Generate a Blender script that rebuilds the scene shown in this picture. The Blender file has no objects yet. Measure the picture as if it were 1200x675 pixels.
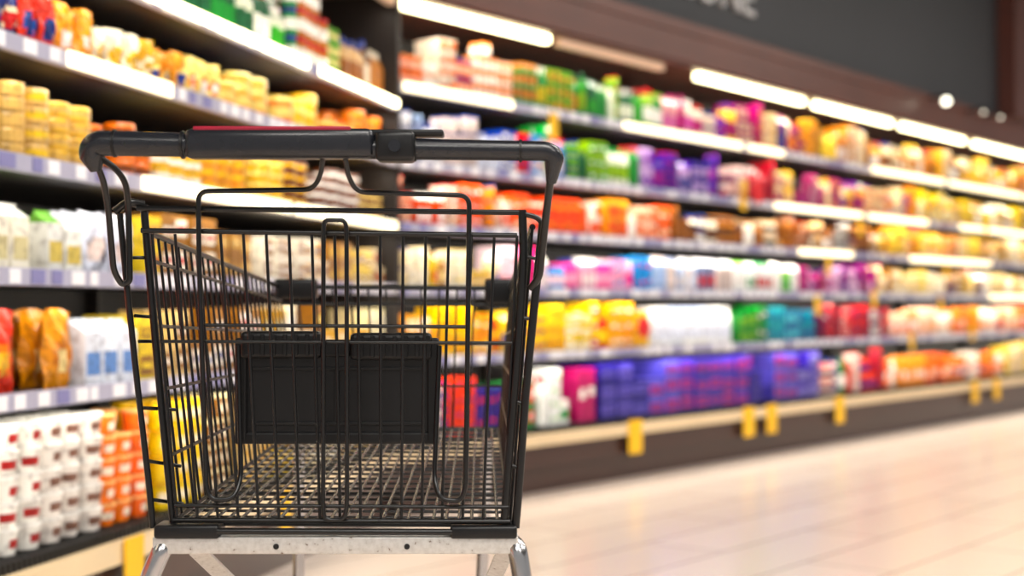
import bpy, bmesh, math, random
from mathutils import Vector, Matrix
random.seed(11)
scene = bpy.context.scene
scene.view_settings.view_transform = 'Standard'
COL = scene.collection

def lin(c):
    out = []
    for v in c[:3]:
        v = v/255.0
        out.append(v/12.92 if v <= 0.04045 else ((v+0.055)/1.055)**2.4)
    return (out[0], out[1], out[2], 1.0)

# ---------------------------------------------------------------- materials
def mat(name, col, rough=0.5, metal=0.0, emit=0.0, ecol=None, noise=0.0, nscale=20.0, bump=0.0, spec=0.5):
    m = bpy.data.materials.new(name); m.use_nodes = True
    nt = m.node_tree; b = nt.nodes['Principled BSDF']
    c = lin(col)
    b.inputs['Base Color'].default_value = c
    b.inputs['Roughness'].default_value = rough
    b.inputs['Metallic'].default_value = metal
    b.inputs['Specular IOR Level'].default_value = spec
    if emit:
        b.inputs['Emission Color'].default_value = lin(ecol or col)
        b.inputs['Emission Strength'].default_value = emit
    if noise or bump:
        tc = nt.nodes.new('ShaderNodeTexCoord')
        n = nt.nodes.new('ShaderNodeTexNoise'); n.inputs['Scale'].default_value = nscale
        n.inputs['Detail'].default_value = 5
        nt.links.new(tc.outputs['Object'], n.inputs['Vector'])
        if noise:
            r = nt.nodes.new('ShaderNodeMix'); r.data_type = 'RGBA'
            r.inputs['A'].default_value = tuple(max(0, x*(1-noise)) for x in c[:3])+(1,)
            r.inputs['B'].default_value = tuple(min(1, x*(1+noise)) for x in c[:3])+(1,)
            nt.links.new(n.outputs['Fac'], r.inputs['Factor'])
            nt.links.new(r.outputs['Result'], b.inputs['Base Color'])
        if bump:
            bp = nt.nodes.new('ShaderNodeBump'); bp.inputs['Strength'].default_value = bump
            bp.inputs['Distance'].default_value = 0.002
            nt.links.new(n.outputs['Fac'], bp.inputs['Height'])
            nt.links.new(bp.outputs['Normal'], b.inputs['Normal'])
    return m

M_black = mat('black_powder_coat', (8,8,9), 0.28, bump=0.05, nscale=400, spec=.5)
M_wirefl = mat('floor_wire_sheen', (96,98,98), 0.25, .75, noise=.3, nscale=60)  # zinc-grey instead of black: light reflected off the floor wires, put into colour
M_plast = mat('black_plastic', (14,14,16), 0.38, noise=0.15, nscale=60, bump=0.15, spec=.4)
M_handle = mat('handle_plastic', (28,30,36), 0.27, noise=0.12, nscale=40, bump=0.1)
M_chrome = mat('zinc_tube', (190,190,192), 0.22, 1.0, noise=0.15, nscale=30)
M_shelf = mat('shelf_steel_dark', (32,24,21), 0.5, noise=0.15)
M_back = mat('cooler_back', (26,18,15), 0.6, noise=0.2, nscale=4)
M_rail = mat('price_rail', (176,174,196), 0.35, noise=0.12, nscale=8)
M_tag = mat('price_tag_paper', (246,245,250), 0.5, noise=0.04)
M_tagb = mat('price_tag_blue', (130,128,178), 0.5, noise=0.04)
M_led = mat('led_tube', (255,250,225), 0.4, emit=7.5, ecol=(255,244,192))
M_leddim = mat('led_tube_dim', (200,160,130), 0.4, emit=0.25, ecol=(255,215,180))
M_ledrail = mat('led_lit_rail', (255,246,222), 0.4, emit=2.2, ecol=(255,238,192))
M_wood = mat('canopy_brown', (92,50,36), 0.4, noise=0.3, nscale=3)
M_kick = mat('kick_plate_brown', (58,34,28), 0.3, noise=0.15, nscale=3)
M_bump = mat('bumper_rail_cream', (228,204,164), 0.3, noise=0.12, nscale=3)
M_dark = mat('upper_wall_charcoal', (46,47,51), 0.55, noise=0.25, nscale=1.0)
M_yel = mat('yellow_tag', (248,192,12), 0.5, noise=0.08, nscale=10)
M_red = mat('red_sign', (215,20,30), 0.5, noise=0.05)
M_ceil = mat('ceiling_paint', (90,88,86), 0.8, noise=0.05)
M_letters = mat('sign_letters', (190,190,192), 0.5, noise=0.03)
M_pil = mat('pilaster_brown', (84,46,38), 0.5, noise=0.15, nscale=2)
M_rubber = mat('caster_rubber', (60,60,64), 0.6, noise=0.1)
M_grille = mat('vent_grille', (22,22,24), 0.5, noise=0.1)

# worn galvanised beam
M_beam = bpy.data.materials.new('galvanised_beam'); M_beam.use_nodes = True
nt = M_beam.node_tree; b = nt.nodes['Principled BSDF']
tc = nt.nodes.new('ShaderNodeTexCoord'); n = nt.nodes.new('ShaderNodeTexNoise'); n.inputs['Scale'].default_value = 150
n.inputs['Detail'].default_value = 6; n.inputs['Roughness'].default_value = .6
r = nt.nodes.new('ShaderNodeValToRGB')
r.color_ramp.elements[0].position = 0.29; r.color_ramp.elements[0].color = lin((104,80,60))
r.color_ramp.elements[1].position = 0.35; r.color_ramp.elements[1].color = lin((200,197,192))
e3 = r.color_ramp.elements.new(0.6); e3.color = lin((216,214,210))
nt.links.new(tc.outputs['Object'], n.inputs['Vector']); nt.links.new(n.outputs['Fac'], r.inputs['Fac'])
nt.links.new(r.outputs['Color'], b.inputs['Base Color'])
b.inputs['Metallic'].default_value = 0.4; b.inputs['Roughness'].default_value = 0.38

# product print
M_prod = bpy.data.materials.new('printed_packaging'); M_prod.use_nodes = True
nt = M_prod.node_tree; b = nt.nodes['Principled BSDF']
at = nt.nodes.new('ShaderNodeAttribute'); at.attribute_name = 'Col'
tc = nt.nodes.new('ShaderNodeTexCoord'); n = nt.nodes.new('ShaderNodeTexNoise'); n.inputs['Scale'].default_value = 46
hs_ = nt.nodes.new('ShaderNodeHueSaturation'); hs_.inputs['Saturation'].default_value = 1.22
mx = nt.nodes.new('ShaderNodeMix'); mx.data_type = 'RGBA'; mx.blend_type = 'MULTIPLY'
mx.inputs['Factor'].default_value = 0.45
nt.links.new(tc.outputs['Object'], n.inputs['Vector'])
rr = nt.nodes.new('ShaderNodeValToRGB'); rr.color_ramp.elements[0].position = .40; rr.color_ramp.elements[0].color = (.32,.28,.28,1)
rr.color_ramp.elements[1].position = .48
nt.links.new(n.outputs['Fac'], rr.inputs['Fac'])
nt.links.new(at.outputs['Color'], hs_.inputs['Color'])
nt.links.new(hs_.outputs['Color'], mx.inputs['A']); nt.links.new(rr.outputs['Color'], mx.inputs['B'])
nt.links.new(mx.outputs['Result'], b.inputs['Base Color'])
b.inputs['Roughness'].default_value = 0.32

# floor tiles
M_floor = bpy.data.materials.new('floor_tiles'); M_floor.use_nodes = True
nt = M_floor.node_tree; b = nt.nodes['Principled BSDF']
tc = nt.nodes.new('ShaderNodeTexCoord'); mp = nt.nodes.new('ShaderNodeMapping')
mp.inputs['Rotation'].default_value = (0, 0, math.radians(-51.8))
br = nt.nodes.new('ShaderNodeTexBrick'); br.offset = 0.5
br.inputs['Scale'].default_value = 1.0
br.inputs['Brick Width'].default_value = 1.2; br.inputs['Row Height'].default_value = 0.3
br.inputs['Mortar Size'].default_value = 0.006; br.inputs['Mortar Smooth'].default_value = 0.3
br.inputs['Color1'].default_value = lin((226,210,198)); br.inputs['Color2'].default_value = lin((219,202,189))
br.inputs['Mortar'].default_value = lin((172,152,138))
nt.links.new(tc.outputs['Object'], mp.inputs['Vector']); nt.links.new(mp.outputs['Vector'], br.inputs['Vector'])
nt.links.new(br.outputs['Color'], b.inputs['Base Color'])
b.inputs['Roughness'].default_value = 0.22

# ---------------------------------------------------------------- helpers
def empty(name, loc=(0,0,0)):
    e = bpy.data.objects.new(name, None); e.location = loc; COL.objects.link(e); return e

def mesh_obj(name, verts, faces, material, parent=None, smooth=False, bevel=0.0):
    me = bpy.data.meshes.new(name); me.from_pydata([tuple(v) for v in verts], [], faces)
    bm = bmesh.new(); bm.from_mesh(me); bmesh.ops.recalc_face_normals(bm, faces=bm.faces)
    if bevel:
        bmesh.ops.bevel(bm, geom=list(bm.edges), offset=bevel, segments=3, affect='EDGES', profile=0.5)
    if smooth:
        for f in bm.faces: f.smooth = True
    bm.to_mesh(me); bm.free()
    me.materials.append(material)
    o = bpy.data.objects.new(name, me); COL.objects.link(o)
    if parent: o.parent = parent
    return o

BF = [(0,1,2,3),(4,7,6,5),(0,4,5,1),(1,5,6,2),(2,6,7,3),(3,7,4,0)]
class MB:
    def __init__(s): s.v=[]; s.f=[]; s.c=[]
    def box(s, T, s0,s1,d0,d1,z0,z1,c=None):
        k=len(s.v)
        for (a,bb,z) in [(s0,d0,z0),(s1,d0,z0),(s1,d1,z0),(s0,d1,z0),(s0,d0,z1),(s1,d0,z1),(s1,d1,z1),(s0,d1,z1)]:
            s.v.append(T(a,bb,z))
        for f in BF: s.f.append(tuple(k+i for i in f)); s.c.append(c)
    def quad(s, T, pts, c):
        k=len(s.v)
        for p in pts: s.v.append(T(*p))
        s.f.append((k,k+1,k+2,k+3)); s.c.append(c)
    def rings(s, T, cs, cd, z, prof, n=12, sq=0.0):
        k=len(s.v)
        for (r_,zz,_) in prof:
            for i in range(n):
                a=2*math.pi*i/n
                s.v.append(T(cs+r_*math.cos(a), cd+r_*math.sin(a), z+zz))
        for j in range(len(prof)-1):
            for i in range(n):
                i2=(i+1)%n
                s.f.append((k+j*n+i,k+j*n+i2,k+(j+1)*n+i2,k+(j+1)*n+i)); s.c.append(prof[j][2])
        s.f.append(tuple(k+(len(prof)-1)*n+i for i in range(n))); s.c.append(prof[-1][2])
        s.f.append(tuple(k+i for i in reversed(range(n)))); s.c.append(prof[0][2])
    def build(s, name, material, parent=None):
        me=bpy.data.meshes.new(name); me.from_pydata([tuple(v) for v in s.v],[],s.f)
        if s.c and s.c[0] is not None:
            a=me.attributes.new('Col','FLOAT_COLOR','FACE')
            flat=[]
            for c in s.c: flat.extend(c)
            a.data.foreach_set('color', flat)
        me.materials.append(material)
        o=bpy.data.objects.new(name,me); COL.objects.link(o)
        if parent: o.parent=parent
        return o

# wall frames : s along the run, d depth into the case, z height
C = Vector((-0.448, 5.536))
def frame(u, n):
    u=Vector(u); n=Vector(n)
    def T(s,d,z):
        p=C+u*s+n*d
        return (p.x,p.y,z)
    return T
UR=(0.6185,0.7859); NR=(-0.7859,0.6185)
UL=(-0.2334,-0.9724); NL=(-0.9724,0.2334)
TR=frame(UR,NR); TL=frame(UL,NL)
LR=13.0; LL=5.2

# ---------------------------------------------------------------- room
mesh_obj('floor', [(-6,-4,0),(16,-4,0),(16,18,0),(-6,18,0),(-6,-4,-.1),(16,-4,-.1),(16,18,-.1),(-6,18,-.1)], BF, M_floor)
ceil = mesh_obj('ceiling', [(-6,-4,3.8),(16,-4,3.8),(16,18,3.8),(-6,18,3.8),(-6,-4,3.9),(16,-4,3.9),(16,18,3.9),(-6,18,3.9)], BF, M_ceil)
m=MB(); m.box(TR,0.0,LR,0.66,0.76,0,3.8); m.build('wall_back',M_dark)
m=MB(); m.box(TL,0.0,LL,0.66,0.76,0,3.8); m.build('wall_left',M_dark)

def shelving(name, T, L, shelves, lit, canopy_leds):
    root=empty(name)
    m=MB()
    m.box(T,0.0,L,0.60,0.655,0.0,2.03); m.build('back_panel',M_back,root)
    m=MB()
    for z in shelves: m.box(T,0.01,L,0.015,0.60,z-0.03,z)
    m.box(T,0.01,L,0.05,0.60,0.2,0.27)
    m.build('shelf_boards',M_shelf,root)
    m=MB(); s=0.0
    while s<L:
        m.box(T,s+0.0,s+0.02,0.56,0.60,0.0,2.03); s+=1.25
    m.build('uprights',M_shelf,root)
    mr=MB(); ml=MB(); mt=MB(); mtb=MB()
    for zi,z in enumerate(shelves):
        s=0.02
        cuts=lit.get(zi,[])
        mr.box(T,0.02,L,-0.004,0.014,z-0.034,z+0.004)
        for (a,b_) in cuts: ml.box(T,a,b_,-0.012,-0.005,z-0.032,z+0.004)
        while s<L-0.1:
            w=random.uniform(0.03,0.06)
            if not any(a-0.05<s<b_+.02 for a,b_ in cuts):
                (mt if random.random()<0.65 else mtb).box(T,s,s+w,-0.007,-0.005,z-0.030,z+0.001)
            s+=w+random.uniform(0.01,0.08)
    mr.build('price_rails',M_rail,root); mt.build('price_tags',M_tag,root); mtb.build('price_tags_tinted',M_tagb,root)
    if ml.v: ml.build('lit_rails',M_ledrail,root)
    m=MB(); m.box(T,0.0,L,0.03,0.60,0.0,0.2); m.box(T,0.0,L,-0.005,0.03,0.115,0.21)
    m.build('kick_plate',M_kick,root)
    m=MB(); m.box(T,0.0,L,-0.03,0.03,0.212,0.262); m.build('bumper_rail',M_bump,root)
    m=MB(); s=0.0
    m.box(T,0.0,L,0.03,0.05,0.262,0.275)
    while s<L:
        m.box(T,s,s+0.008,0.0,0.05,0.262,0.285); s+=0.02
    m.build('vent_grille',M_grille,root)
    m=MB(); m.box(T,0.0,L,-0.03,0.655,2.035,2.26); m.box(T,0.0,L,-0.045,-0.03,2.05,2.10); m.box(T,0.0,L,-0.04,-0.03,2.20,2.26); m.build('canopy',M_wood,root)
    m=MB(); m.box(T,0.0,L,0.02,0.655,2.26,3.79); m.build('upper_fascia',M_dark,root)
    ma=MB(); mb=MB()
    for (a,b_,br) in canopy_leds:
        (ma if br else mb).box(T,a,b_,0.0,0.035,1.995,2.03)
    if ma.v: ma.build('canopy_tube_lights',M_led,root)
    if mb.v: mb.build('canopy_tube_lights_dim',M_leddim,root)
    return root

SH_R=[1.70,1.40,1.15,0.90,0.62]
lit_r={0:[(0.03,0.72),(1.58,2.72),(2.8,3.2),(4.4,5.6),(5.7,7.2),(7.3,9)],1:[(3.1,4.25),(4.35,5.3),(5.9,8)],2:[(3.4,4.1),(5.0,6.5)],3:[(6.5,8)]}
leds_r=[(0.02,1.00,1),(1.08,1.95,0),(2.29,3.49,1),(3.64,4.74,1),(4.91,6.03,1),(6.24,7.4,1),(7.6,8.7,1),(8.9,10,1),(10.2,11.3,1)]
rootR=shelving('refrigerated_display_case',TR,LR,SH_R,lit_r,leds_r)
SH_L=[1.62,1.40,1.148,0.905,0.638]
lit_l={1:[(1.9,2.4)],2:[(0.03,1.05),(1.1,2.05)],0:[]}
rootL=shelving('refrigerated_display_case.001',TL,LL,SH_L,lit_l,[(0.02,1.0,0),(1.05,2.2,0)])
m=MB()
for a,b_ in [(0.02,0.84),(0.96,2.05),(2.13,3.2),(3.3,4.4)]: m.box(TL,a,b_,-0.014,0.012,1.596,1.624)
m.build('shelf_tube_lights',M_led,rootL)
vs=[TR(0.012,-0.006,0),TR(0,0.65,0),TL(0,0.65,0),TL(0.012,-0.006,0)]
vs=[tuple(v) for v in vs]+[(v[0],v[1],3.79) for v in vs]
mesh_obj('corner_post',vs,BF,M_shelf,rootR)

# ---------------------------------------------------------------- products
groups={}
def G_(name):
    if name not in groups: groups[name]=MB()
    return groups[name]
def jit(c,a=0.12):
    f=1+random.uniform(-a,a); return tuple(min(1,x*f) for x in c[:3])+(1,)
def p_box(mb,T,s,d,z,w,dp,h,cs):
    g=0.003
    mb.box(T,s+g,s+w-g,d,d+dp,z,z+h,cs[0])
    z0=z+h*random.choice([.12,.3,.2]); z1=z+h*random.choice([.6,.75,.85])
    e=d-0.0012
    mb.quad(T,[(s+w*.1,e,z0),(s+w*.9,e,z0),(s+w*.9,e,z1),(s+w*.1,e,z1)],cs[1])
    e=d-0.0022
    mb.quad(T,[(s+w*.2,e,z0+(z1-z0)*.35),(s+w*.8,e,z0+(z1-z0)*.35),(s+w*.8,e,z0+(z1-z0)*.65),(s+w*.2,e,z0+(z1-z0)*.65)],cs[2])
def p_carton(mb,T,s,d,z,w,dp,h,cs):
    g=0.003; hb=h*.8
    mb.box(T,s+g,s+w-g,d,d+dp,z,z+hb,cs[0])
    k=len(mb.v)
    for p in [(s+g,d,z+hb),(s+w-g,d,z+hb),(s+w-g,d+dp,z+hb),(s+g,d+dp,z+hb),(s+g,d+dp/2,z+h*.95),(s+w-g,d+dp/2,z+h*.95)]: mb.v.append(T(*p))
    for f in [(0,1,5,4),(2,3,4,5),(1,2,5),(3,0,4)]: mb.f.append(tuple(k+i for i in f)); mb.c.append(cs[1])
    mb.box(T,s+g,s+w-g,d+dp/2-.002,d+dp/2+.002,z+h*.95,z+h,cs[1])
    e=d-.0012
    mb.quad(T,[(s+w*.12,e,z+h*.15),(s+w*.88,e,z+h*.15),(s+w*.88,e,z+h*.5),(s+w*.12,e,z+h*.5)],cs[2])
def p_bottle(mb,T,s,d,z,w,dp,h,cs):
    r=w*.46
    mb.rings(T,s+w/2,d+r,z,[(r*.9,0,cs[0]),(r,h*.04,cs[0]),(r,h*.18,cs[1]),(r,h*.55,cs[0]),(r,h*.66,cs[0]),(r*.75,h*.78,cs[0]),(r*.4,h*.86,cs[2]),(r*.43,h*.87,cs[2]),(r*.43,h,cs[2])],10)
def p_jar(mb,T,s,d,z,w,dp,h,cs):
    r=w*.47
    mb.rings(T,s+w/2,d+r,z,[(r*.92,0,cs[0]),(r,h*.05,cs[0]),(r,h*.2,cs[1]),(r,h*.6,cs[0]),(r,h*.74,cs[0]),(r*.85,h*.8,cs[2]),(r*.9,h*.82,cs[2]),(r*.9,h,cs[2])],12)
def p_cup(mb,T,s,d,z,w,dp,h,cs):
    r=w*.48; n=16
    mb.rings(T,s+w/2,d+r,z,[(r*.78,0,cs[0]),(r*.84,h*.26,cs[0]),(r*.91,h*.66,cs[0]),(r*.95,h*.88,cs[0]),(r*1.0,h*.89,cs[2]),(r*1.0,h*.985,cs[2])],n)
    k=len(mb.v); cx=s+w/2; cy=d+r; a0=random.uniform(-.5,.2)-math.pi/2-.3
    for i in range(5):
        a=a0+i*.3
        for (q,zz) in ((.845,.28),(.905,.62)):
            mb.v.append(T(cx+(r*q+.0008)*math.cos(a),cy+(r*q+.0008)*math.sin(a),z+h*zz))
    for i in range(4):
        mb.f.append((k+2*i,k+2*i+2,k+2*i+3,k+2*i+1)); mb.c.append(cs[1])
def p_wheel(mb,T,s,d,z,w,dp,h,cs):
    r=w*.49
    mb.rings(T,s+w/2,d+r,z,[(r*.93,0,cs[0]),(r,h*.15,cs[0]),(r,h*.35,cs[1]),(r,h*.7,cs[0]),(r,h*.85,cs[0]),(r*.93,h,cs[2]),(r*.4,h*1.01,cs[2])],16)
def p_bag(mb,T,s,d,z,w,dp,h,cs):
    nx,nz=8,10; k=len(mb.v); ph=random.uniform(0,6)
    for side in (0,1):
        for j in range(nz+1):
            for i in range(nx+1):
                a=i/nx; b_=j/nz
                bul=(math.sin(math.pi*a)**.5)*(math.sin(math.pi*min(1,b_*.92+.04))**.6)
                off=dp*.5*bul*(1 if side else -1)
                ww=w*(1-.10*math.sin(math.pi*b_))
                mb.v.append(T(s+w/2+(a-.5)*ww, d+dp*.5+off+.005*math.sin(9*a+7*b_+ph)+.004*math.sin(17*a-11*b_+ph), z+b_*h*(1-.03*math.sin(5*a+ph)*(b_>.9))))
    n1=(nx+1)*(nz+1)
    for side in (0,1):
        for j in range(nz):
            for i in range(nx):
                q=k+side*n1+j*(nx+1)+i
                mb.f.append((q,q+1,q+nx+2,q+nx+1))
                rad=((i+.5)/nx-.5)**2/.12+((j+.5)/nz-.38)**2/.05
                if j==0 or j==nz-1: c=cs[0]
                elif rad<.45: c=cs[2]
                elif rad<1.0: c=cs[1]
                else: c=cs[0]
                mb.c.append(c)
KIND={'box':p_box,'carton':p_carton,'bottle':p_bottle,'jar':p_jar,'cup':p_cup,'wheel':p_wheel,'bag':p_bag}
PAL={
 'orangepink':[(240,140,70),(236,110,85),(250,205,180),(235,160,100),(245,230,215)],
 'cream':[(240,222,185),(225,200,150),(245,238,222),(210,170,110),(232,205,110),(150,110,70)],
 'yellowcream':[(244,215,110),(240,195,70),(245,235,195),(215,165,60),(250,240,215),(130,90,50)],
 'green':[(20,135,45),(60,160,50),(140,180,50),(15,90,50),(235,240,220)],
 'greenyel':[(90,150,40),(205,185,40),(40,130,60),(190,120,40),(235,220,160)],
 'purple':[(80,50,150),(110,70,170),(55,40,130),(200,170,215),(150,60,140)],
 'pinkpurple':[(215,120,180),(130,80,165),(240,180,185),(230,210,195),(180,70,120)],
 'indigo':[(70,64,140),(92,88,170),(58,54,122),(108,104,184),(82,74,152)],
 'purpleorange':[(100,40,135),(240,140,30),(250,200,60),(160,40,100),(245,220,180)],
 'gold':[(240,180,50),(230,145,30),(245,215,120),(205,125,30),(250,232,195),(130,70,30)],
 'paleblue':[(222,226,240),(235,235,240),(175,195,228),(205,190,185),(240,222,215),(120,130,160)],
 'brgb':[(30,70,185),(220,25,40),(40,145,60),(235,235,240),(100,160,225)],
 'orangered':[(242,95,25),(228,45,30),(250,232,220),(247,150,50),(240,75,35)],
 'pinkmag':[(238,75,150),(222,40,110),(245,180,205),(70,150,220),(250,225,235)],
 'brown':[(90,55,38),(150,95,55),(45,28,25),(215,180,140),(180,120,70),(235,225,205)],
 'white':[(243,243,245),(250,248,244),(235,238,242),(228,232,240)],
 'whitegreen':[(240,242,240),(140,195,110),(232,236,236),(40,135,70),(245,240,235)],
 'teal':[(10,130,155),(20,150,165),(20,95,145),(110,190,205)],
 'maroon':[(130,20,45),(180,20,40),(95,20,65),(205,45,50),(232,200,195)],
 'purplemaroon':[(120,25,105),(150,20,60),(80,40,135),(175,50,115),(215,180,205)],
 'yellow':[(247,200,30),(243,170,20),(250,212,70),(236,145,30),(205,35,30)],
 'redmix':[(195,30,40),(228,105,95),(110,40,70),(238,226,215),(60,120,70),(60,50,120)],
 'magenta':[(205,20,105),(180,15,95),(225,50,125)],
 'navy':[(25,40,110),(240,222,190),(40,80,160),(245,160,50),(215,220,235),(225,60,40)],
 'blacktray':[(40,34,30),(225,185,110),(210,175,120),(60,48,38),(235,200,110)],
 'cheese':[(242,188,40),(225,145,30),(245,222,150),(110,55,28),(235,115,25)],
 'whiteblack':[(240,240,235),(232,232,228),(236,236,230),(245,240,225)],
 'redbag':[(215,50,30),(236,120,45),(228,80,35),(190,35,30)],
 'goldbag':[(215,140,45),(195,115,35),(228,170,75)],
 'milk':[(232,236,246),(222,230,244),(238,240,244)],
 'whiteorange':[(240,236,230),(236,232,226),(234,228,222),(242,240,234)],
 'orangecup':[(242,120,25),(240,100,25),(246,140,40)],
 'orange':[(242,120,25),(236,95,30),(246,150,50),(245,232,218)],
}
SPECIAL=('indigo','white','milk','whiteorange','magenta','teal','orangecup')
def fill(T,L,segs,z,gap,mixk):
    for (s0,s1,kind0,pal,w,h,name0) in segs:
        s=s0; P_=PAL[pal]
        while s<s1-0.02:
            kind,name=kind0,name0; w_,h_=w,h
            if mixk and pal not in SPECIAL and kind0 in('box','jar','bottle','cup') and random.random()<.5:
                kind,name,w_,h_=random.choice([('box','grocery_boxes',.065,.065),('jar','preserve_jars',.052,.07),('bottle','drink_bottles',.05,gap-.07),('bottle','drink_bottles',.042,gap-.08),('carton','dairy_cartons',.058,gap-.07),('cup','yogurt_cups',.06,.055)])
            ww=w_*random.uniform(.70,1.0)*(1 if pal in SPECIAL else .80); hh=h_*random.uniform(.82,1.05)
            if not mixk: ww=w_*random.uniform(.82,1.0)
            if pal in('indigo','whiteorange','orangecup'): ww=w_; hh=h_
            nf=random.choice([1,2,2,3,3,4])
            base=lin(random.choice(P_)); lab=lin(random.choice(P_+[(248,246,240)])); cap=lin(random.choice(P_+[(245,240,235),(200,30,30),(40,60,140)]))
            if pal=='indigo': lab=lin(random.choice([(114,108,186),(150,144,204),(70,62,140),(170,80,130)])); cap=lin((64,54,124))
            if pal=='white' : lab=lin((222,226,238)); cap=lin(random.choice([(245,245,245),(190,200,225)]))
            if pal=='whiteblack': lab=lin(random.choice([(245,245,240),(120,170,90),(235,235,230)])); cap=lin(random.choice([(70,130,70),(210,200,160),(210,190,120)]))
            if pal=='milk': lab=lin(random.choice([(90,135,200),(225,232,244)])); cap=lin((120,150,200))
            if pal in('redbag','goldbag'): cap=lin(random.choice([(245,225,170),(240,190,90)])); lab=lin(random.choice(P_))
            if pal=='whiteorange': lab=lin(random.choice([(236,120,60),(204,60,50),(236,160,110),(170,60,60),(120,90,80)])); cap=lin((246,244,240))
            if pal=='orangecup': lab=lin((246,232,214)); cap=lin((246,200,150))
            dp=ww*(1.0 if kind not in('bag',) else .4)
            if kind=='box': dp=max(.07,ww*.9)
            stack=1
            if kind in('box','cup','wheel','jar'): stack=max(1,int((gap-0.03)/hh))
            if kind in('jar','wheel') and stack>1: stack=random.randint(max(1,stack-1),stack)
            hh=min(hh,gap-0.05)
            for i in range(nf):
                if s+ww>s1+0.01: break
                rows=2 if (kind!='bag') else 3
                st=max(1,stack-(1 if random.random()<.12 else 0))
                for r_ in range(rows):
                    if r_==0 and random.random()<0.03: continue
                    d=0.035+r_*(dp+.006)+random.uniform(0,.010)
                    if d+dp>.55: break
                    for q in range(st):
                        KIND[kind](G_(name),T,s+random.uniform(-.002,.002),d,z+.0005+q*hh,ww,dp,hh*.985,(jit(base,.22 if pal=='indigo' else .10),lab,cap))
                s+=ww+0.004
            if s+ww>s1: break

R=[
 (1.70,.28,[(0.03,.8,'jar','orangepink',.06,.075,'dairy_dessert_cups'),(.8,1.3,'bottle','greenyel',.065,.2,'drink_bottles'),(1.3,2.0,'bottle','green',.06,.2,'drink_bottles'),(2.0,2.65,'bottle','pinkpurple',.06,.2,'drink_bottles'),(2.65,3.6,'box','purpleorange',.08,.08,'grocery_boxes'),(3.6,12.8,'bottle','gold',.06,.2,'drink_bottles')]),
 (1.40,.27,[(0.03,.7,'cup','paleblue',.07,.08,'yogurt_cups'),(.7,1.2,'box','brgb',.08,.1,'grocery_boxes'),(1.2,1.8,'bottle','green',.06,.2,'drink_bottles'),(1.8,2.6,'box','purple',.08,.1,'grocery_boxes'),(2.6,3.2,'bottle','maroon',.06,.19,'drink_bottles'),(3.2,5.2,'box','purpleorange',.08,.1,'grocery_boxes'),(5.2,12.8,'box','yellowcream',.08,.1,'grocery_boxes')]),
 (1.15,.22,[(0.03,.7,'cup','orangepink',.075,.07,'yogurt_cups'),(.7,1.5,'box','orangered',.08,.08,'grocery_boxes'),(1.5,2.1,'box','orangepink',.08,.09,'grocery_boxes'),(2.1,3.0,'jar','brown',.07,.09,'preserve_jars'),(3.0,4.6,'jar','brown',.075,.09,'preserve_jars'),(4.6,6,'box','gold',.08,.09,'grocery_boxes'),(6,12.8,'box','cream',.08,.09,'grocery_boxes')]),
 (.90,.22,[(0.03,.7,'cup','cream',.08,.08,'yogurt_cups'),(.7,1.3,'box','pinkmag',.08,.09,'grocery_boxes'),(1.3,1.9,'box','pinkmag',.08,.08,'grocery_boxes'),(1.9,2.7,'carton','paleblue',.07,.18,'dairy_cartons'),(2.7,3.5,'carton','whitegreen',.07,.18,'dairy_cartons'),(3.5,4.6,'box','purplemaroon',.08,.09,'grocery_boxes'),(4.6,12.8,'cup','cream',.085,.08,'yogurt_cups')]),
 (.62,.25,[(0.03,.7,'box','yellow',.09,.1,'grocery_boxes'),(.7,1.9,'box','yellow',.09,.07,'grocery_boxes'),(1.9,2.75,'bottle','white',.07,.225,'milk_bottles'),(2.78,3.1,'box','green',.08,.1,'grocery_boxes'),(3.1,3.75,'box','teal',.08,.1,'grocery_boxes'),(3.75,4.8,'box','maroon',.08,.1,'grocery_boxes'),(4.8,12.8,'bag','orangepink',.11,.18,'snack_bags')]),
 (.286,.30,[(0.03,.95,'box','redmix',.09,.11,'grocery_boxes'),(.97,1.25,'jar','whitegreen',.09,.12,'preserve_jars'),(1.27,1.42,'box','magenta',.07,.25,'grocery_boxes'),(1.44,3.75,'box','indigo',.14,.088,'milk_multipacks'),(3.78,4.7,'jar','redmix',.08,.1,'preserve_jars'),(4.7,7.0,'bag','orange',.13,.2,'snack_bags'),(7.0,12.8,'box','cream',.1,.12,'grocery_boxes')]),
]
for z,gap,segs in R: fill(TR,LR,segs,z,gap,True)
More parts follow.
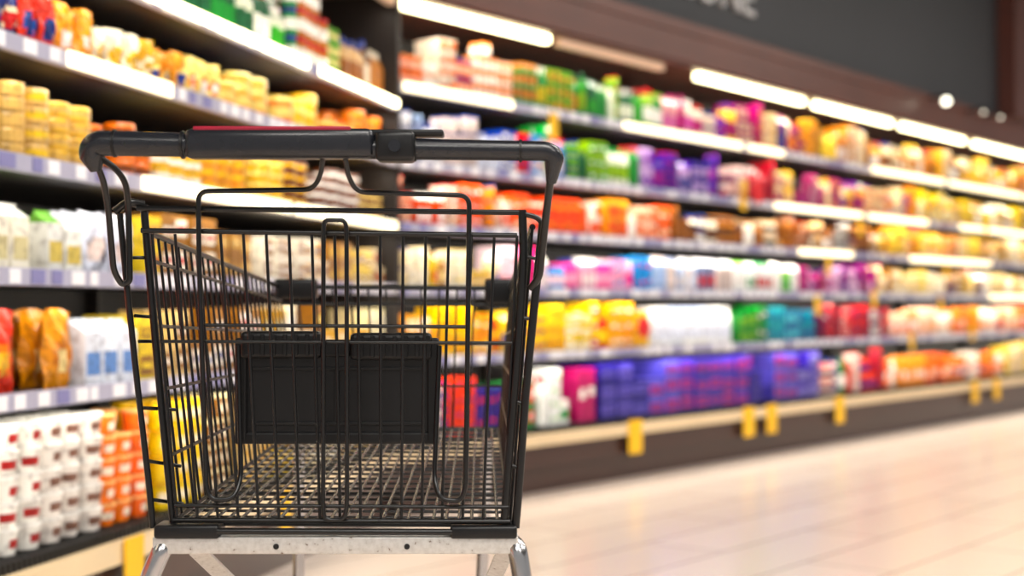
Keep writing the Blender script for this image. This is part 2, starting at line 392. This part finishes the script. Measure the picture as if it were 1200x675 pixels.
Lf=[
 (1.62,.36,[(0.03,.5,'bottle','brown',.07,.2,'drink_bottles'),(.5,1.0,'jar','greenyel',.07,.1,'preserve_jars'),(1.0,2.4,'bottle','green',.065,.19,'drink_bottles'),(2.4,5,'box','gold',.1,.12,'grocery_boxes')]),
 (1.40,.18,[(0.03,.7,'wheel','cheese',.1,.045,'cheese_wheels'),(.7,1.5,'wheel','cheese',.11,.05,'cheese_wheels'),(1.5,1.9,'bag','cheese',.08,.11,'cheese_packs'),(1.9,2.2,'bag','yellowcream',.08,.13,'snack_bags'),(2.2,2.5,'bag','navy',.08,.16,'snack_bags'),(2.5,5,'bag','navy',.09,.15,'snack_bags')]),
 (1.148,.2,[(0.03,1.3,'wheel','cheese',.1,.04,'cheese_wheels'),(1.3,2.1,'wheel','cheese',.1,.045,'cheese_wheels'),(2.1,2.56,'wheel','blacktray',.1,.04,'cheese_wheels'),(2.58,5,'bottle','green',.06,.15,'drink_bottles')]),
 (.905,.2,[(0.03,1.2,'box','cream',.08,.07,'cheese_packs'),(1.2,2.0,'box','cream',.09,.08,'cheese_packs'),(2.0,2.25,'bag','paleblue',.13,.17,'snack_bags'),(2.25,5,'carton','whiteblack',.08,.145,'dairy_cartons')]),
 (.638,.23,[(0.03,1.2,'box','yellowcream',.09,.1,'cheese_packs'),(1.2,2.0,'box','cream',.09,.1,'cheese_packs'),(2.0,2.28,'carton','milk',.09,.17,'dairy_cartons'),(2.28,2.50,'bag','goldbag',.12,.215,'snack_bags'),(2.50,2.7,'bag','redbag',.13,.2,'snack_bags'),(2.7,5,'bag','redbag',.12,.2,'snack_bags')]),
 (.286,.32,[(0.03,1.4,'cup','cream',.085,.07,'yogurt_cups'),(1.4,1.9,'cup','yellowcream',.085,.07,'yogurt_cups'),(1.9,2.13,'cup','orangecup',.075,.055,'yogurt_cups'),(2.13,5,'cup','whiteorange',.084,.057,'yogurt_cups')]),
]
for z,gap,segs in Lf: fill(TL,LL,segs,z,gap,False)
for k_,mb in groups.items(): mb.build(k_,M_prod)

# yellow shelf-talkers and red disc sign
m=MB()
for px_s,w in [(1.63,.11),(2.74,.11),(3.0,.11),(3.86,.11),(6.1,.12),(6.55,.12),(9,.12)]:
    m.box(TR,px_s-w/2,px_s+w/2,-.040,-.034,.12,.28)
for s_,z_ in [(2.72,1.48),(2.72,1.43),(3.6,.86),(3.75,1.10),(5.6,1.1),(5.5,.86),(4.2,1.35),(1.0,1.66),(5.0,.62),(6.4,1.4),(4.4,.9),(6.1,.66)]:
    m.box(TR,s_-.03,s_+.03,-.022,-.016,z_-.09,z_+.02)
m.build('yellow_price_flags',M_yel)
m=MB(); m.box(TL,2.1,2.19,-.040,-.034,.14,.27)
for s_,z_ in [(4.0,.2),(1.2,.2)]: m.box(TL,s_-.04,s_+.04,-.040,-.034,z_-.06,z_+.07)
m.build('yellow_price_flags.001',M_yel)
def disc(name,T,s,d,z,r,th,material):
    n=28; v=[]; 
    for dd in (d,d+th):
        for i in range(n):
            a=2*math.pi*i/n; v.append(T(s+r*math.cos(a),dd,z+r*math.sin(a)))
    f=[tuple(range(n)),tuple(range(2*n-1,n-1,-1))]+[(i,(i+1)%n,n+(i+1)%n,n+i) for i in range(n)]
    return mesh_obj(name,v,f,material)
disc('red_round_sign',TR,2.87,-.03,1.45,.065,.006,M_red)
disc('red_round_sign.001',TR,1.72,-.03,.72,.05,.006,M_red)

# sign letters on the upper fascia
cu=bpy.data.curves.new('sign','FONT'); cu.body='MONE'; cu.size=.30; cu.extrude=.012; cu.align_x='CENTER'
so=bpy.data.objects.new('wall_sign_letters',cu); COL.objects.link(so); cu.materials.append(M_letters)
u=Vector((UR[0],UR[1],0)); zv=Vector((0,0,1)); nn=u.cross(zv)
so.matrix_world=Matrix.Translation(Vector(TR(2.45,0.004,2.41)))@Matrix((u,zv,nn)).transposed().to_4x4()
m=MB(); m.box(TR,6.75,7.2,-.12,.02,2.26,3.79); m.build('wall_pilaster',M_pil,rootR)

def spot(name,s,z,r,st):
    mm=mat(name+'_glass',(255,255,245),.3,emit=st,ecol=(255,250,225))
    bm=bmesh.new(); bmesh.ops.create_uvsphere(bm,u_segments=16,v_segments=10,radius=r)
    me=bpy.data.meshes.new(name+'_bulb'); bm.to_mesh(me); bm.free(); me.materials.append(mm)
    o=bpy.data.objects.new(name+'_bulb',me); o.location=TR(s,-.16,z); COL.objects.link(o); o.parent=rootR
    a=MB(); a.box(TR,s-.01,s+.01,-.16,-.03,z+r*.8,z+r*.8+.02); a.build(name+'_arm',M_shelf,rootR)
spot('spot_1',5.25,2.20,.028,4); spot('spot_2',5.95,2.20,.012,1.5); spot('spot_3',6.3,2.2,.012,1.5)

# ---------------------------------------------------------------- lights
def area(name,loc,rot,sx,sy,pw,col=(1,.96,.9)):
    l=bpy.data.lights.new(name,'AREA'); l.shape='RECTANGLE'; l.size=sx; l.size_y=sy; l.energy=pw; l.color=col
    o=bpy.data.objects.new(name,l); o.location=loc; o.rotation_euler=rot; COL.objects.link(o); return o
M_panel=mat('ceiling_panel_glow',(255,252,245),.5,emit=3.0)
for i,(x,y) in enumerate([(0.6,0.2),(1.8,3.0),(3.6,5.4),(5.6,7.9),(3.5,1.5),(-0.6,-1.8),(2.2,-1.8),(6,4),(8,10.5)]):
    mesh_obj('ceiling_light_panel' if i==0 else 'ceiling_light_panel.%03d'%i,
      [(x-.6,y-.6,3.76),(x+.6,y-.6,3.76),(x+.6,y+.6,3.76),(x-.6,y+.6,3.76),(x-.6,y-.6,3.8),(x+.6,y-.6,3.8),(x+.6,y+.6,3.8),(x-.6,y+.6,3.8)],BF,M_panel)
    area('ceiling_lamp',(x,y,3.74),(0,0,0),1.2,1.2,66)
def strip(T,s0,s1,z,pw,n,u):
    p=Vector(T((s0+s1)/2,0.03,z)); tgt=Vector((n[0],n[1],0))*0.65+Vector((0,0,-1))
    zax=-tgt.normalized(); xax=Vector((u[0],u[1],0)).normalized(); yax=zax.cross(xax)
    o=area('shelf_strip_lamp',p,(0,0,0),s1-s0,.03,pw,(1,.92,.78))
    o.matrix_world=Matrix.Translation(p)@Matrix((xax,yax,zax)).transposed().to_4x4()
for z in [1.98]+[a-.045 for a in SH_R]:
    for k_,s0 in enumerate((0.05,3.1,6.2,9.3)): strip(TR,s0,s0+3.0,z,(10.5 if z<1.9 else 12)*(1+.12*k_),NR,UR)
for z in [1.98]+[a-.045 for a in SH_L]:
    for s0 in (0.05,2.5): strip(TL,s0,s0+2.4,z,4.2 if z<1.9 else 2.2,NL,UL)
w=bpy.data.worlds.new('World'); scene.world=w; w.use_nodes=True
w.node_tree.nodes['Background'].inputs['Color'].default_value=(1,.97,.94,1)
w.node_tree.nodes['Background'].inputs['Strength'].default_value=0.45

# ---------------------------------------------------------------- shopping cart
CH=0.83
cart=empty('shopping_cart',(0,0,0))
def E(px,py,Y): # elevation drawing units -> metres at station Y
    k=Y/1667.0
    return Vector(((px-600)*k, Y, CH+(357-py)*k))
def fillet(pts,r=.012,n=5,closed=False):
    out=[]; N=len(pts)
    for i,p in enumerate(pts):
        if not closed and i in(0,N-1): out.append(p); continue
        a=pts[i-1]; c=pts[(i+1)%N]
        va=(a-p); vc=(c-p); la=va.length; lc=vc.length
        rr=min(r,la*.48,lc*.48)
        if rr<1e-5: out.append(p); continue
        A=p+va/la*rr; Cc=p+vc/lc*rr
        for j in range(n+1):
            t=j/n; out.append(A*(1-t)**2+p*2*t*(1-t)+Cc*t*t)
    return out
def tubes(name,splines,material,res=3,parent=cart):
    cu=bpy.data.curves.new(name,'CURVE'); cu.dimensions='3D'; cu.bevel_depth=1.0; cu.bevel_resolution=res; cu.use_fill_caps=True
    for pts,r_,cl in splines:
        sp=cu.splines.new('POLY'); sp.points.add(len(pts)-1); sp.use_cyclic_u=cl; sp.use_smooth=True
        for i,p in enumerate(pts):
            sp.points[i].co=(p[0],p[1],p[2],1); sp.points[i].radius=r_[i] if isinstance(r_,(list,tuple)) else r_
    o=bpy.data.objects.new(name+'_tmp',cu); COL.objects.link(o)
    bpy.context.view_layer.update()
    me=bpy.data.meshes.new_from_object(o.evaluated_get(bpy.context.evaluated_depsgraph_get()))
    bpy.data.objects.remove(o); me.materials.clear(); me.materials.append(material)
    ob=bpy.data.objects.new(name,me); COL.objects.link(ob); ob.parent=parent
    return ob
def L_(a,b_,t): return a*(1-t)+b_*t
YR=1.80; YF=2.60; YH=1.72
RTL=E(168,270,1.82); RBL=E(206,609,1.82); RTR=E(624,266,1.82); RBR=E(598,611,1.82)
FTL=E(327,336,YF); FBL=E(348,502,YF-.03); FTR=E(598,338,YF); FBR=E(585,502,YF-.03)
w1=.0020; w2=.0034; w3=.0050
def bil(a,b_,c,d,u_,v_): return L_(L_(a,b_,u_),L_(c,d,u_),v_)
for (A,B,Cc,D,nm) in [(RTL,FTL,RBL,FBL,'side_panel_left'),(RTR,FTR,RBR,FBR,'side_panel_right')]:
    sp=[]
    for i in range(27):
        u_=i/26
        sp.append(([bil(A,B,Cc,D,u_,0),bil(A,B,Cc,D,u_,1)],w1,False))
    for v_,rr in [(0,w3*.8),(.10,w2*.8),(.33,w1*1.2),(.55,w1*1.2),(.78,w1*1.2),(1,w2)]:
        sp.append(([bil(A,B,Cc,D,0,v_),bil(A,B,Cc,D,1,v_)],rr,False))
    tubes(nm,sp,M_black)
sp=[]
for i in range(14):
    u_=i/13; sp.append(([bil(FTL,FTR,FBL,FBR,u_,0),bil(FTL,FTR,FBL,FBR,u_,1)],w1,False))
for v_,rr in [(0,w3),(.12,w2),(.4,w1*1.2),(.7,w1*1.2),(1,w2)]:
    sp.append(([bil(FTL,FTR,FBL,FBR,0,v_),bil(FTL,FTR,FBL,FBR,1,v_)],rr,False))
tubes('front_panel',sp,M_black)
sp=[]
for i in range(27):
    u_=i/26; sp.append(([L_(RBL,RBR,u_),L_(FBL,FBR,u_)],w1*1.15,False))
tubes('basket_floor_long_wires',sp,M_wirefl)
sp=[]
for i in range(21):
    v_=i/20; sp.append(([L_(RBL,FBL,v_)-Vector((0,0,.004)),L_(RBR,FBR,v_)-Vector((0,0,.004))],w1*(1.6 if i%5==0 else 1.0),False))
tubes('basket_floor_cross_wires',sp,M_black)
# rear gate
sp=[]
TLg=E(178,274,YR); TRg=E(606,276,YR); BLg=E(208,606,YR); BRg=E(590,608,YR)
for i in range(17):
    u_=i/16; sp.append(([L_(TLg,TRg,u_),L_(BLg,BRg,u_)],w1,False))
sp.append(([E(160,244,YR),E(612,249,YR)],w2*1.05,False))
sp.append(([E(165,270,YR),E(606,276,YR)],w2,False))
for x0,y0,x1,y1,rr in [(190,400,600,402,w1*1.1),(236,381,548,383,w1*1.2),(205,592,596,594,w1*1.2),(204,609,598,611,w2)]:
    sp.append(([E(x0,y0,YR-.004),E(x1,y1,YR-.004)],rr,False))
tubes('rear_gate',sp,M_black)
yy=YR-.012
f1=[E(279,405,yy+.03),E(283,560,yy+.02),E(274,585,yy),E(248,585,yy),E(242,570,yy),E(233,300,yy),E(232,224,yy),E(366,222,yy-.03),E(376,205,yy-.045),E(378,180,yy-.06),E(404,180,yy-.06),E(407,205,yy-.045),E(418,225,yy-.03),E(550,229,yy),E(549,320,yy),E(546,570,yy),E(540,587,yy),E(515,585,yy),E(509,562,yy+.02),E(515,405,yy+.03)]
f2=[E(379,270,yy),E(380,258,yy),E(404,258,yy),E(406,270,yy),E(407,590,yy),E(404,609,yy),E(380,609,yy),E(379,590,yy)]
tubes('child_seat_frame',[(fillet(f1,.014,6),w2*.95,False),(fillet(f2,.012,6,True),w2*.85,True)],M_black)
sp=[]
sp.append((fillet([E(140,250,YR),E(148,330,YR),E(160,440,YR),E(176,575,YR),E(180,618,YR)],.02),w3*.8,False))
sp.append((fillet([E(168,240,YR+.01),E(176,330,YR+.01),E(190,480,YR+.01),E(204,612,YR+.01)],.02),w3*1.0,False))
sp.append((fillet([E(134,248,YR),E(150,236,YR),E(168,240,YR+.01)],.01),w3*1.1,False))
for (a,b_,c,d) in [(150,302,176,302),(158,370,184,372),(163,400,190,400),(168,478,206,480),(174,540,212,546),(178,585,215,590)]:
    sp.append(([E(a,b_,YR),E(c,d,YR+.03)],w1*1.2,False))
sp.append((fillet([E(612,246,YR),E(614,300,YR),E(606,420,YR),E(596,540,YR),E(591,612,YR)],.02),w3*1.1,False))
sp.append((fillet([E(636,262,YR),E(627,350,YR),E(616,460,YR),E(609,560,YR),E(604,618,YR)],.02),w3*1.1,False))
sp.append((fillet([E(612,250,YR),E(634,256,YR),E(638,285,YR)],.01),w3*.7,False))
for (a,b_,c,d) in [(612,300,632,304),(608,372,626,374),(602,470,616,474),(598,545,611,549)]:
    sp.append(([E(a,b_,YR),E(c,d,YR)],w1*1.2,False))
tubes('rear_frame',sp,M_black)
sp=[]
sp.append((fillet([E(108,183,YH),E(120,208,YH+.02),E(126,240,YH+.04),E(133,318,YH+.06),E(143,334,YH+.07),E(152,330,YH+.07),E(150,240,YH+.07),E(147,214,YH+.05),E(136,198,YH+.03),E(116,184,YH)],.02,6),w3*.8,False))
sp.append((fillet([E(648,190,YH),E(645,212,YH+.02),E(639,260,YH+.05),E(632,325,YH+.07),E(622,338,YH+.08)],.02,6),w3*1.0,False))
tubes('handle_brackets',sp,M_black)
hp=fillet([E(112,200,YH+.01),E(104,168,YH),E(140,168,YH),E(450,174,YH),E(640,177,YH),E(650,182,YH),E(646,214,YH+.012)],.022,8)
rad=[]
for p in hp:
    k=(p.x-E(104,0,YH).x)/(E(650,0,YH).x-E(104,0,YH).x)
    rad.append(.0155-.0035*k)
rad[0]=.007; rad[-1]=.0065
tubes('handle_bar',[(hp,rad,False)],M_handle,res=6)
sp=[]
def ring(px,py,rr,wd): return ([E(px-wd,py,YH),E(px+wd,py,YH)],rr,False)
sp+= [ring(134,168,.0168,1.5),ring(214,169.5,.0172,1.5),ring(486,174.5,.0150,2),ring(610,176.5,.0140,1.5)]
tubes('handle_joint_rings',sp,M_plast,res=6)
def rbox(name,p0,p1,y0,y1,bev,material,parent=cart):
    a=E(p0[0],p0[1],YH); c=E(p1[0],p1[1],YH)
    v=[(a.x,y0,c.z),(c.x,y0,c.z),(c.x,y1,c.z),(a.x,y1,c.z),(a.x,y0,a.z),(c.x,y0,a.z),(c.x,y1,a.z),(a.x,y1,a.z)]
    return mesh_obj(name,v,BF,material,parent,True,bev)
rbox('handle_housing',(216,151),(440,186),YH-.017,YH+.022,.010,M_handle)
M_redlab=mat('red_label',(158,24,52),.35,noise=.3,nscale=30)
rbox('handle_label',(228,149.0),(412,154.2),YH-.0135,YH+.016,.0016,M_redlab)
rbox('coin_lock_housing',(441,155),(487,190),YH-.021,YH+.02,.006,M_plast)
rbox('coin_lock_top',(430,152),(520,160),YH-.010,YH+.02,.003,M_plast)
c0=E(464,173,YH)
tubes('coin_lock_button',[([Vector((c0.x,YH-.0255,c0.z)),Vector((c0.x,YH-.015,c0.z))],.0075,False)],M_handle,res=6)
def blk(name,a,c,y0,y1,material,bev=.003):
    v=[(a.x,y0,c.z),(c.x,y0,c.z),(c.x,y1,c.z),(a.x,y1,c.z),(a.x,y0,a.z),(c.x,y0,a.z),(c.x,y1,a.z),(a.x,y1,a.z)]
    return mesh_obj(name,v,BF,material,cart,True,bev)
blk('front_bumper_a',E(323,327,YF),E(372,350,YF),YF-.02,YF+.02,M_plast,.006)
blk('front_bumper_b',E(568,327,YF),E(603,356,YF),YF-.02,YF+.02,M_plast,.006)
YP=1.845
def seatpanel():
    bm=bmesh.new()
    def bx(px0,py0,px1,py1,y0,y1,bev=.003):
        a=E(px0,py0,YP); c=E(px1,py1,YP)
        vs=[bm.verts.new(p) for p in [(a.x,y0,c.z),(c.x,y0,c.z),(c.x,y1,c.z),(a.x,y1,c.z),(a.x,y0,a.z),(c.x,y0,a.z),(c.x,y1,a.z),(a.x,y1,a.z)]]
        fs=[bm.faces.new([vs[i] for i in f]) for f in BF]
        bmesh.ops.recalc_face_normals(bm,faces=fs)
        es=list({e for f in fs for e in f.edges})
        bmesh.ops.bevel(bm,geom=es,offset=bev,segments=3,affect='EDGES',profile=.5)
    bx(279,398,512,518,YP,YP+.012,.004)
    bx(276,396,290,520,YP-.006,YP+.012); bx(501,396,514,520,YP-.006,YP+.012)
    bx(276,506,514,520,YP-.005,YP+.010)
    bx(283,388,377,420,YP-.012,YP+.014,.006); bx(411,390,506,422,YP-.012,YP+.014,.006)
    bx(377,400,411,418,YP-.004,YP+.012)
    for x in range(294,376,13): bx(x,391,x+5,416,YP-.0145,YP-.006,.001)
    for x in range(422,504,13): bx(x,393,x+5,418,YP-.0145,YP-.006,.001)
    bx(296,430,495,434,YP-.003,YP+.004,.001); bx(296,494,495,498,YP-.003,YP+.004,.001)
    bx(392,434,398,494,YP-.003,YP+.004,.001)
    me=bpy.data.meshes.new('child_seat_flap'); bm.to_mesh(me); bm.free()
    me.materials.append(M_plast); o=bpy.data.objects.new('child_seat_flap',me); COL.objects.link(o); o.parent=cart
seatpanel()
blk('base_beam',E(182,627,YR),E(607,647,YR),YR-.012,YR+.03,M_beam,.002)
blk('beam_cap_left',E(184,613,YR),E(260,629,YR),YR-.016,YR+.03,M_plast,.004)
blk('beam_cap_right',E(528,614,YR),E(606,629,YR),YR-.016,YR+.03,M_plast,.004)
tubes('beam_seam',[([E(255,622,YR-.012),E(530,623,YR-.012)],.0042,False)],M_black)
hs=[]
for hx in (326,478):
    c=E(hx,638,YR); hs.append(([Vector((c.x,YR-.0135,c.z)),Vector((c.x,YR-.0105,c.z))],.0036,False))
tubes('beam_holes',hs,M_black,res=5)
# chassis
FLW=Vector((-.375,2.50,.16)); FRW=Vector((-.06,2.50,.16)); 
RLW=Vector((E(150,0,YR).x,YR,.17)); RRW=Vector((E(628,0,YR).x,YR,.17))
sp=[]
sp.append((fillet([E(202,636,YR+.02),E(192,640,YR-.005),E(170,690,YR-.01),RLW+Vector((.01,0,.1)),RLW,FLW+Vector((-.02,0,0))],.04,6),.0125,False))
sp.append((fillet([E(596,634,YR+.02),E(606,640,YR-.005),E(614,690,YR-.01),RRW+Vector((-.01,0,.1)),RRW,FRW+Vector((.02,0,0))],.04,6),.0125,False))
sp.append(([FLW,FRW],.0125,False)); 
sp.append(([FLW,FBL+Vector((.02,-.10,-.01))],.010,False)); sp.append(([FRW,FBR+Vector((-.02,-.10,-.01))],.010,False))
tubes('chassis_tubes',sp,M_chrome,res=5)
def flatbar(a,b_,w_,t_):
    d=(b_-a).normalized(); sd=d.cross(Vector((0,1,0))).normalized(); up=d.cross(sd).normalized()
    v=[]
    for p in (a,b_):
        for (i,j) in [(-1,-1),(1,-1),(1,1),(-1,1)]: v.append(p+sd*i*w_/2+up*j*t_/2)
    return v
for i,(a,b_) in enumerate([(E(232,645,YR+.01),FLW+Vector((.07,0,0))),(E(592,645,YR+.01),FRW+Vector((-.05,0,0)))]):
    mesh_obj('strut_%d'%(i+1),flatbar(a,b_,.022,.006),BF,M_beam,cart,False,.001)
def caster(idx,p):
    sp=[([p,p+Vector((0,0,-.03))],.014,False)]
    c=p+Vector((0,-.02,-.16+0.062)); c.z=.0625
    tubes('caster_stem_%d'%idx,sp,M_chrome,res=4)
    bm=bmesh.new()
    bmesh.ops.create_cone(bm,cap_ends=True,segments=32,radius1=.0625,radius2=.0625,depth=.028)
    bmesh.ops.bevel(bm,geom=[e for e in bm.edges if len(e.link_faces)==2 and any(len(f.verts)>4 for f in e.link_faces)],offset=.006,segments=3,affect='EDGES')
    bmesh.ops.rotate(bm,verts=bm.verts,cent=(0,0,0),matrix=Matrix.Rotation(math.pi/2,3,'Y'))
    bmesh.ops.translate(bm,verts=bm.verts,vec=c)
    me=bpy.data.meshes.new('caster_wheel_%d'%idx); bm.to_mesh(me); bm.free(); me.materials.append(M_rubber)
    o=bpy.data.objects.new('caster_wheel_%d'%idx,me); COL.objects.link(o); o.parent=cart
    f=[]
    for sx in (-.020,.020):
        f.append(([Vector((c.x+sx*.4,p.y,p.z-.02)),Vector((c.x+sx,p.y,p.z-.035)),Vector((c.x+sx,c.y,c.z))],.005,False))
    f.append(([Vector((c.x-.022,c.y,c.z)),Vector((c.x+.022,c.y,c.z))],.006,False))
    tubes('caster_fork_%d'%idx,f,M_chrome)
for i,p in enumerate([FLW,FRW,RLW,RRW]): caster(i+1,p)

# ---------------------------------------------------------------- camera
cam=bpy.data.cameras.new('camera'); co=bpy.data.objects.new('camera',cam); COL.objects.link(co)
cam.sensor_width=36; cam.lens=50.0; cam.clip_start=.05
co.location=(0,0,CH); co.rotation_euler=(math.radians(90+0.67),0,0)
cam.dof.use_dof=True; cam.dof.focus_distance=1.86; cam.dof.aperture_fstop=2.8; cam.dof.aperture_blades=0
scene.camera=co
